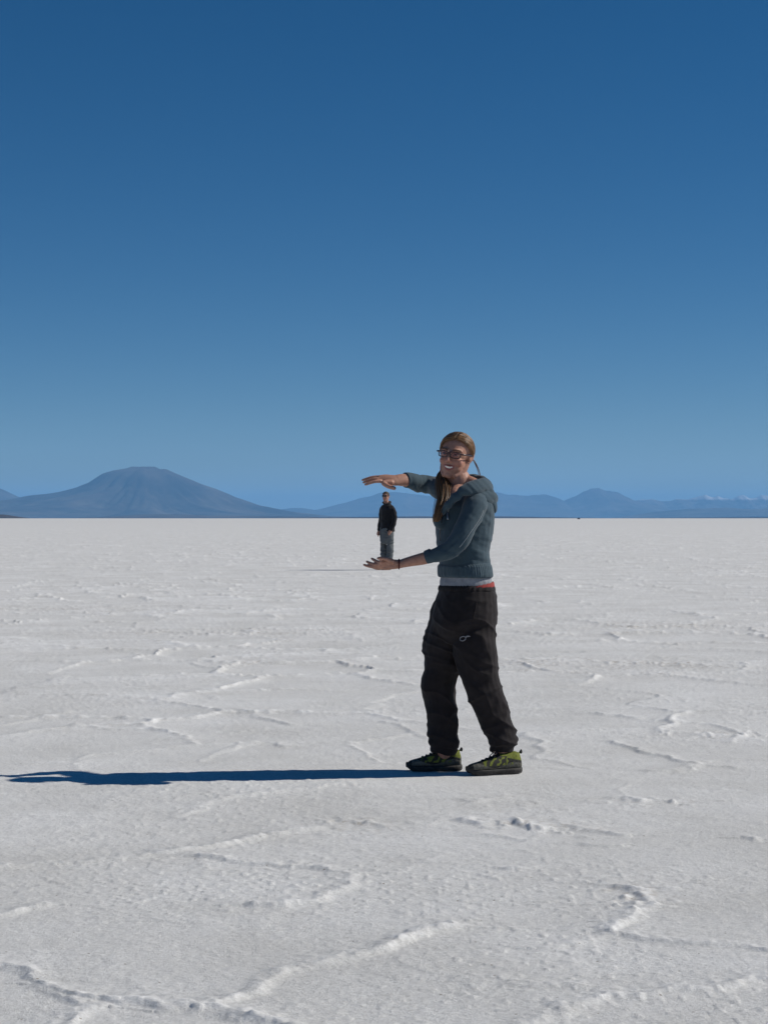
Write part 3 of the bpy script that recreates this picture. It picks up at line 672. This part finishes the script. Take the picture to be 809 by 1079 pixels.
# cloth bunched above the shoes
for c, d in (((466,.067)), ((529,.0))):
    for dy, r, dx in ((772,.071,-1.0), (781,.074,.6), (788.5,.062,0)):
        tube(bm, [P(c+dx, dy-4.6, d), P(c+dx+.3, dy, d), P(c+dx, dy+4.6, d)], [(r*.94,r*.9),(r,r*.96),(r*.93,r*.9)], hint=(1,0,0), n=20, cap=False)
tube(bm, [P(480,776,.06), P(481.5,781.5,.05)], [.012,.009])
tube(bm, [P(541,779,0), P(543.5,782.5,-.01)], [.014,.009])
me = solid(bm, .0045, 4)
def tf(co):
    x, y, z = co[:,0], co[:,1], co[:,2]
    low = clip01((.85-z)/.25); ank = clip01((.34-z)/.14)
    s = np.stack([z*0, z*0, x*.55], 1)
    wp = np.stack([vn3(co, (5,5,5), 36), vn3(co, (5,5,5), 37), vn3(co, (5,5,5), 38)], 1)*.14
    w = .022*low*(1-.2*ank)*(vn3(co+s*.5+wp, (8,8,15), 30)-.5)+.013*ank*(vn3(co-s*.5+wp, (10,10,42), 31)-.5)
    rid = 1-np.abs(2*vn3(co+s*.9+wp, (5,5,15), 32)-1); w += .007*rid**4*(.25+low)
    rid = 1-np.abs(2*vn3(co-s*.8-wp, (5,5,10), 35)-1); w += .006*rid**5*(.4+.6*low)
    hip = clip01((z-.6)/.15); w += hip*.007*(vn3(co, (24,24,7), 33)-.5)
    return w+.004*(vn3(co, (35,35,45), 34)-.5)-.007
displace(me, tf)
trs = link('trousers', me, [M['trouser']], woman)
B_t = bvh(trs)
bm = bmesh.new()
ring = [(487.5+2.9*math.cos(a)*1.05, 672.9-2.3*math.sin(a)+.5*math.cos(a)*-1) for a in np.linspace(.3, 6.6, 14)]
q = drape(B_t, ring+[(491.5,670.6),(493.5,670.4),(495.2,670.7)], .0015)
tube(bm, q, [.0026]*len(ring)+[.0044,.0036,.0012], n=6, sub=2); simple(bm, 'logo', [M['silver']], trs)
bm = bmesh.new(); q = drape(B_t, [(502,634),(501,640),(499.5,647),(497.5,655)], .0012); tube(bm, q, [.0022]*len(q), n=6, sub=3); simple(bm, 'pocket', [M['trouser']], trs)
bm = bmesh.new()
loft(bm, [(465,518.3,616,.03,.145),(463,520.3,618.2,.03,.153),(462.5,520.8,621.5,.03,.156),(464,519.5,623,.03,.15)], math.radians(22))
me = solid(bm, .004, 1); displace(me, lambda co: .0013*np.sin((co[:,0]-co[:,1])*330)+.004*(vn3(co, (20,20,8), 77)-.5)); link('waistband', me, [M['trouser']], trs)

# bracelet
bm = bmesh.new(); c = P(420.3,594.4,NA)
lp = [c+Vector((.1*.0208*math.cos(a)*0, .0262*math.cos(a), .0225*math.sin(a))) for a in np.linspace(0, 2*math.pi, 17)]
tube(bm, lp, [.0034]*17, n=8, sub=2, hint=(1,0,0), cap=False); simple(bm, 'bracelet', [M['bracelet']], woman)

# shoes
def shoe(toe, heel, zoff=0.0):
    toe = Vector((toe[0], toe[1], 0)); heel = Vector((heel[0], heel[1], 0)); ax = (toe-heel); Ln = ax.length; ax.normalize(); sd = Vector((-ax.y, ax.x, 0))
    def W(s, w, z): return heel+ax*(s*Ln)+sd*w+Vector((0,0,z+zoff))
    def invs(co):
        q = co-np.array(heel); return (q @ np.array(ax))/Ln, q @ np.array(sd), co[:,2]-zoff
    # upper: heel counter, collar, instep and toe box
    bm = bmesh.new()
    ss = [0.015,.05,.12,.2,.3,.38,.46,.54,.62,.7,.78,.86,.92,.96,.985]
    top = [.07,.100,.107,.103,.1,.098,.093,.085,.076,.068,.061,.056,.051,.044,.035]
    wd = [.018,.029,.034,.035,.035,.036,.038,.041,.043,.0445,.044,.040,.033,.025,.014]
    rings = []
    for s, t, w in zip(ss, top, wd):
        ring = []
        for k in range(20):
            a = math.pi*2*k/20; cx, sz = math.cos(a), math.sin(a)
            p = 1.0 if sz < 0 else (.85 if s > .4 else 1.0)
            ww = w*math.copysign(abs(cx)**.75, cx)*(1-.32*max(0, sz) if s < .5 else 1-.12*max(0, sz))
            ring.append(bm.verts.new(W(s, ww, .022+(t-.022)*(.5+.5*math.copysign(abs(sz)**.8, sz)))))
        rings.append(ring)
    for r, q in zip(rings, rings[1:]):
        for k in range(20): bm.faces.new((r[k], r[(k+1) % 20], q[(k+1) % 20], q[k]))
    bm.faces.new(rings[0][::-1]); bm.faces.new(rings[-1])
    tube(bm, [W(.02,0,.1), W(0.0,0,.112), W(.005,0,.098)], [.006,.005,.006], n=8, sub=3)       # heel pull
    me = solid(bm, .0026, 2)
    co_w = fcent(me); s, w, z = invs(co_w); mi = np.zeros(len(s), np.int32)
    mi[(z < .048+.012*np.sin(s*9)) | (s > .8)] = 2
    mi[(s > .9)] = 0
    g1 = (s > .03) & (s < .3) & (z > .060+.05*s) & (z < .1)
    d = s*Ln+z*.75
    nz = vn3(co_w, (55,55,55), 71); nz2 = vn3(co_w, (110,110,110), 72)
    g2 = (s > .2) & (s < .74) & (z > .045) & (np.sin(d*170+5*nz+1.4*np.sign(w)) > .35) & (z < .086-.03*(s-.4)) & (nz2 > .3)
    g3 = (s > .1) & (s < .42) & (z > .088) 
    mi[g1 | g2 | g3] = 1
    mi[(np.abs(z-.058-.06*s) < .004) & (s < .3)] = 0
    up = link('shoe', me, [M['shoe_dark'], M['shoe_green'], M['shoe_grey']], woman); me.polygons.foreach_set('material_index', mi)
    # sole with lugs
    bm = bmesh.new(); n = 36; rows = []
    def outl(k):
        t = 2*math.pi*k/n; s = .5-.5*math.cos(t)
        w = np.interp(s, [0,.05,.15,.35,.5,.68,.85,.94,1], [.010,.028,.037,.036,.037,.046,.041,.028,.008]); return s, w*(1 if math.sin(t) >= 0 else -1)
    for z, g in ((.0,.93), (.007,.98), (.015,1.02), (.022,1.02), (.028,.95)):
        row = []
        for k in range(n):
            s, w = outl(k); lift = .018*max(0, s-.8)**2/.04+.004*max(0, .1-s)/.1; zz = z+lift
            if z < .01: zz += .006*(1 if (.38 < s < .52) else 0)+(.0035 if int(s*26) % 2 else 0)*(z == 0)
            row.append(bm.verts.new(W(.5+(s-.5)*(1.01 if g > .95 else .985), w*g, zz)))
        rows.append(row)
    for r, q in zip(rows, rows[1:]):
        for k in range(n): bm.faces.new((r[k], r[(k+1) % n], q[(k+1) % n], q[k]))
    bm.faces.new(rows[0][::-1]); bm.faces.new(rows[-1])
    simple(bm, 'sole', [M['sole']], up)
    # laces and bow
    bm = bmesh.new()
    for i, s in enumerate((.42,.49,.56,.63,.70)):
        z = np.interp(s, ss, top)+.0015
        tube(bm, [W(s,-.021,z-.012), W(s+.012,-.008,z), W(s+.018,.01,z), W(s+.004,.022,z-.012)], [.0024]*4, n=6, sub=3)
        tube(bm, [W(s+.01,-.021,z-.012), W(s+.0,-.006,z+.001), W(s-.0,.008,z+.001), W(s+.018,.022,z-.012)], [.0024]*4, n=6, sub=3)
    z = .101
    for sg in (-1, 1):
        tube(bm, [W(.44,0,z), W(.47,sg*.018,z+.012), W(.5,sg*.03,z+.004), W(.47,sg*.02,z-.003), W(.44,0,z)], [.0026]*5, n=6, sub=4)
        tube(bm, [W(.44,0,z), W(.5,sg*.012,z-.002), W(.53,sg*.03,z-.016)], [.0024]*3, n=6, sub=4)
    ball(bm, W(.445,0,z), .007); simple(bm, 'laces', [M['frame']], up)
    return up
shoe((P(427.5,0,.075)[0], DW+.065), (P(486.5,0,.075)[0], DW+.085))
shoe((P(490.5,0,-.06)[0], DW-.09), (P(549,0,.0)[0], DW+.0))

# ------------------------------------------------------------------ the man, far behind her palm
DM = 43.65
def Q(x, y, d=0.0): return P(x, y, d, DM)
mb = Vector((Q(407.5,600)[0], DM, 0))
man = bpy.data.objects.new('person', None); man.location = mb; COL.objects.link(man); ORIGIN[man.name] = mb
tag(man, 'man in black jacket and grey jeans standing far off, as if on the raised palm', 'person')
MC = Q(406.4,523.2)
T2, INV2, HM2 = head_frame(MC, math.radians(20), math.radians(-2))
bm = bmesh.new(); head_shapes(bm, T2, HM2, 1.03, smile=False, female=False)
tube(bm, [T2(0,-.01,-.04), T2(0,-.02,-.1), Q(407.5,534)], [.055,.055,.07])
loft(bm, [(404.5,411.5,533,0,.12),(404,412.5,540,0,.14),(404,412,555,0,.12),(404,412,566,0,.12)], math.radians(35), D=DM)
tube(bm, [Q(404.2,563,.07), Q(404.1,575,.07), Q(404.3,587,.06), Q(404.2,597,.06)], [.06,.05,.042,.04]); tube(bm, [Q(410.6,563,-.07), Q(410.9,575,-.07), Q(410.6,587,-.06), Q(410.6,597,-.06)], [.06,.05,.042,.04])
tube(bm, [Q(413,536,-.1), Q(415.2,548,-.18), Q(411.7,559.5,-.2)], [.035,.035,.033]); tube(bm, [Q(404,536,.12), Q(401.3,549,.18), Q(399,560.5,.12)], [.035,.035,.033])
for (x, y, d, sx) in ((411.3,559.5,-.2,-1), (398.9,561,.12,-.3)):
    tube(bm, [Q(x,y,d), Q(x+sx*.9,y+1.6,d), Q(x+sx*1.5,y+2.6,d)], [(.03,.04),(.024,.042),(.018,.036)], hint=(0,1,0))
    for k in range(4): tube(bm, [Q(x+sx*1.4,y+2.3,d+(k-1.5)*.02), Q(x+sx*1.9,y+3.6-.15*abs(k-1.3),d+(k-1.5)*.022), Q(x+sx*1.6,y+4.7-.25*abs(k-1.3),d+(k-1.5)*.02)], [.0105,.0095,.008], n=8, sub=3)
    tube(bm, [Q(x,y+.8,d-.035), Q(x+sx*.4,y+2.2,d-.06), Q(x+sx*.9,y+3.2,d-.055)], [.013,.011,.009], n=8, sub=3)
me = solid(bm, .005, 2); mi = paint_head(me, INV2, 1.03, smile=False); mi[mi == 6] = 0
link('body', me, [M[k] for k in ('skin','lip','teeth','eye','iris','brow','cheek')], man); me.polygons.foreach_set('material_index', mi)
bm = bmesh.new(); ball(bm, T2(0,-.016,.042), (.08,.096,.078), HM2, 28)
me = solid(bm, .004, 1); c = INV2(verts(me)); 
b2 = bmesh.new(); b2.from_mesh(me); b2.verts.ensure_lookup_table()
dele = [b2.verts[i] for i in range(len(c)) if c[i,1] > .052+.55*(c[i,2]-.045) or c[i,2] < -.03]
bmesh.ops.delete(b2, geom=dele, context='VERTS'); b2.to_mesh(me); b2.free()
displace(me, lambda co: .01*(vn3(co, (60,60,60), 41)-.5)); link('hair', me, [M['man_hair']], man)
bm = bmesh.new()
for s in (-1, 1):
    ball(bm, T2(s*.032,.092,.01), (.029,.007,.019), HM2); tube(bm, [T2(s*.056,.084,.014), T2(s*.078,.05,.014), T2(s*.083,-.015,.012)], [.004]*3, n=6, sub=3)
tube(bm, [T2(-.01,.1,.014), T2(.01,.1,.014)], [.004]*2, n=6, sub=2); simple(bm, 'sunglasses', [M['sunglass']], man)
bm = bmesh.new()
loft(bm, [(404.5,411.5,530.8,0,.1),(402.3,413.5,533,0,.17),(401.2,415.6,536,0,.21),(401,415.6,543,0,.2),(400.9,415.2,551,0,.19),(400.2,415.8,557,0,.2),(400.5,415.7,560,0,.2)], math.radians(35), D=DM)
tube(bm, [Q(412.5,535,-.1), Q(415,540,-.15), Q(415.3,549,-.18), Q(412.5,557.5,-.2)], [.07,.068,.06,.05]); tube(bm, [Q(404,535,.12), Q(402,541,.18), Q(401.2,550,.18), Q(399.5,558.5,.13)], [.07,.07,.062,.05])
tube(bm, [Q(403.4,529.6,-.1), Q(406.3,531.3,-.12), Q(410.5,529.5,-.05), Q(411,529,.05), Q(407,529,.1), Q(403.8,529.2,.02)], [.026,.024,.028,.028,.026,.024])
me = solid(bm, .008, 2); displace(me, lambda co: .02*(vn3(co, (7,7,11), 42)-.5)+.01*(vn3(co, (18,18,30), 43)-.5)); link('jacket', me, [M['jacket']], man)
bm = bmesh.new()
loft(bm, [(400.6,414.6,556,0,.18),(400.2,415,562,0,.185),(400.6,414.6,568,0,.17),(402,413.5,573,0,.12)], math.radians(30), D=DM)
tube(bm, [Q(404.2,563,.07), Q(404.1,575,.07), Q(404.3,587,.06), Q(404.2,597,.06)], [.098,.088,.08,.075]); tube(bm, [Q(410.6,563,-.07), Q(410.9,575,-.07), Q(410.6,587,-.06), Q(410.6,597,-.06)], [.1,.09,.082,.078])
me = solid(bm, .008, 2); displace(me, lambda co: .035*(vn3(co, (9,9,7), 45)-.5)+.02*(vn3(co, (14,14,32), 46)-.5)); link('jeans', me, [M['jeans']], man)
for (x, d) in ((403.3,.05), (410.2,-.07)):
    bm = bmesh.new(); a = Q(x+.8,598,d); a.z = .055
    tube(bm, [a, a+Vector((-.05,-.05,.0)), a+Vector((-.1,-.12,-.012)), a+Vector((-.12,-.16,-.018))], [(.055,.045),(.05,.047),(.038,.047),(.03,.035)])
    for v in bm.verts: v.co.z = max(v.co.z, .004)
    me = solid(bm, .006, 1); link('shoe', me, [M['boot']], man)

# ------------------------------------------------------------------ far-off vehicle on the flat
def car():
    D = 1900.0; c = Vector(((609.5-CX)*D/F, D, 0)); root = bpy.data.objects.new('parked_car', None); root.location = c; COL.objects.link(root); ORIGIN[root.name] = c
    tag(root, 'tiny grey off-road vehicle far out on the salt near the horizon', 'vehicle')
    pm = mat('dark_car_paint', (.09,.1,.12), .35); gm = mat('car_glass', (.01,.012,.015), .1, spec=.7); rm = mat('tyre_rubber', (.02,.02,.02), .9)
    def box(bm, x0, x1, y0, y1, z0, z1, tx=0):
        v = [bm.verts.new(c+Vector(p)) for p in ((x0,y0,z0),(x1,y0,z0),(x1,y1,z0),(x0,y1,z0),(x0+tx,y0+.08,z1),(x1-tx,y0+.08,z1),(x1-tx,y1-.08,z1),(x0+tx,y1-.08,z1))]
        for f in ((3,2,1,0),(4,5,6,7),(0,1,5,4),(1,2,6,5),(2,3,7,6),(3,0,4,7)): bm.faces.new([v[i] for i in f])
    bm = bmesh.new(); box(bm, -1.5,1.1,-.9,.9,.45,1.1,.05); box(bm, -1.1,1.0,-.82,.82,1.08,1.75,.28); bmesh.ops.bevel(bm, geom=bm.edges[:], offset=.05, segments=2); simple(bm, 'car_body', [pm], root, smooth=False)
    bm = bmesh.new(); box(bm, -1.0,.9,-.84,.84,1.18,1.6,.2); simple(bm, 'window', [gm], root, smooth=False)
    for x in (-1.0, .7):
        for y in (-.8, .8):
            bm = bmesh.new(); bmesh.ops.create_cone(bm, cap_ends=True, segments=20, radius1=.38, radius2=.38, depth=.25, matrix=Matrix.Translation(c+Vector((x,y,.38))) @ Matrix.Rotation(math.pi/2, 4, 'X')); simple(bm, 'wheel', [rm], root, smooth=False)
car()

# ------------------------------------------------------------------ haze
bm = bmesh.new(); bmesh.ops.create_cube(bm, size=1, matrix=Matrix.Translation((0, 0, 824)) @ Matrix.Diagonal((280000, 280000, 1650, 1)))
me = bpy.data.meshes.new('haze'); bm.to_mesh(me); bm.free()
hm = bpy.data.materials.new('haze'); hm.use_nodes = True; nt = hm.node_tree; nt.nodes.remove(nt.nodes['Principled BSDF'])
pv = nt.nodes.new('ShaderNodeVolumePrincipled'); pv.inputs['Density'].default_value = 1.6e-5; pv.inputs['Color'].default_value = (.22,.52,.92,1); pv.inputs['Anisotropy'].default_value = 0.0
nt.links.new(pv.outputs[0], nt.nodes['Material Output'].inputs['Volume'])
hz = link('haze', me, [hm], smooth=False); tag(hz, 'pale blue haze lying between the salt flat and the mountains', 'haze', kind='stuff')

# ------------------------------------------------------------------ light
w = bpy.data.worlds.new('World'); S.world = w; w.use_nodes = True; wn = w.node_tree
sky = wn.nodes.new('ShaderNodeTexSky'); sky.sky_type = 'NISHITA'; sky.sun_disc = False
sky.sun_elevation = SUN_EL; sky.sun_rotation = math.radians(90)-SUN_AZ
sky.altitude = 3650; sky.air_density = 1.0; sky.dust_density = 0; sky.ozone_density = 3.0
bg = wn.nodes['Background']; bg.inputs['Strength'].default_value = .053
hs = wn.nodes.new('ShaderNodeHueSaturation'); hs.inputs['Saturation'].default_value = 1.36
wn.links.new(sky.outputs[0], hs.inputs['Color']); wn.links.new(hs.outputs[0], bg.inputs['Color'])
sl = bpy.data.lights.new('sun', 'SUN'); sl.energy = 4.15; sl.angle = math.radians(.53); sl.color = (1, .95, .875)
so = bpy.data.objects.new('sun', sl); so.rotation_euler = SUN.to_track_quat('Z', 'Y').to_euler(); COL.objects.link(so)

cam = bpy.data.cameras.new('camera'); co = bpy.data.objects.new('camera', cam); COL.objects.link(co); S.camera = co
co.location = (0, 0, H); co.rotation_euler = (math.pi/2, 0, 0)
cam.sensor_fit = 'VERTICAL'; cam.sensor_height = 36; cam.lens = 36*F/1079; cam.shift_y = 6.5/1079
cam.clip_start = .05; cam.clip_end = 300000
S.view_settings.view_transform = 'Standard'; S.view_settings.look = 'None'; S.view_settings.gamma = 1; S.view_settings.exposure = 0
S.cycles.max_bounces = 6; S.cycles.volume_bounces = 1
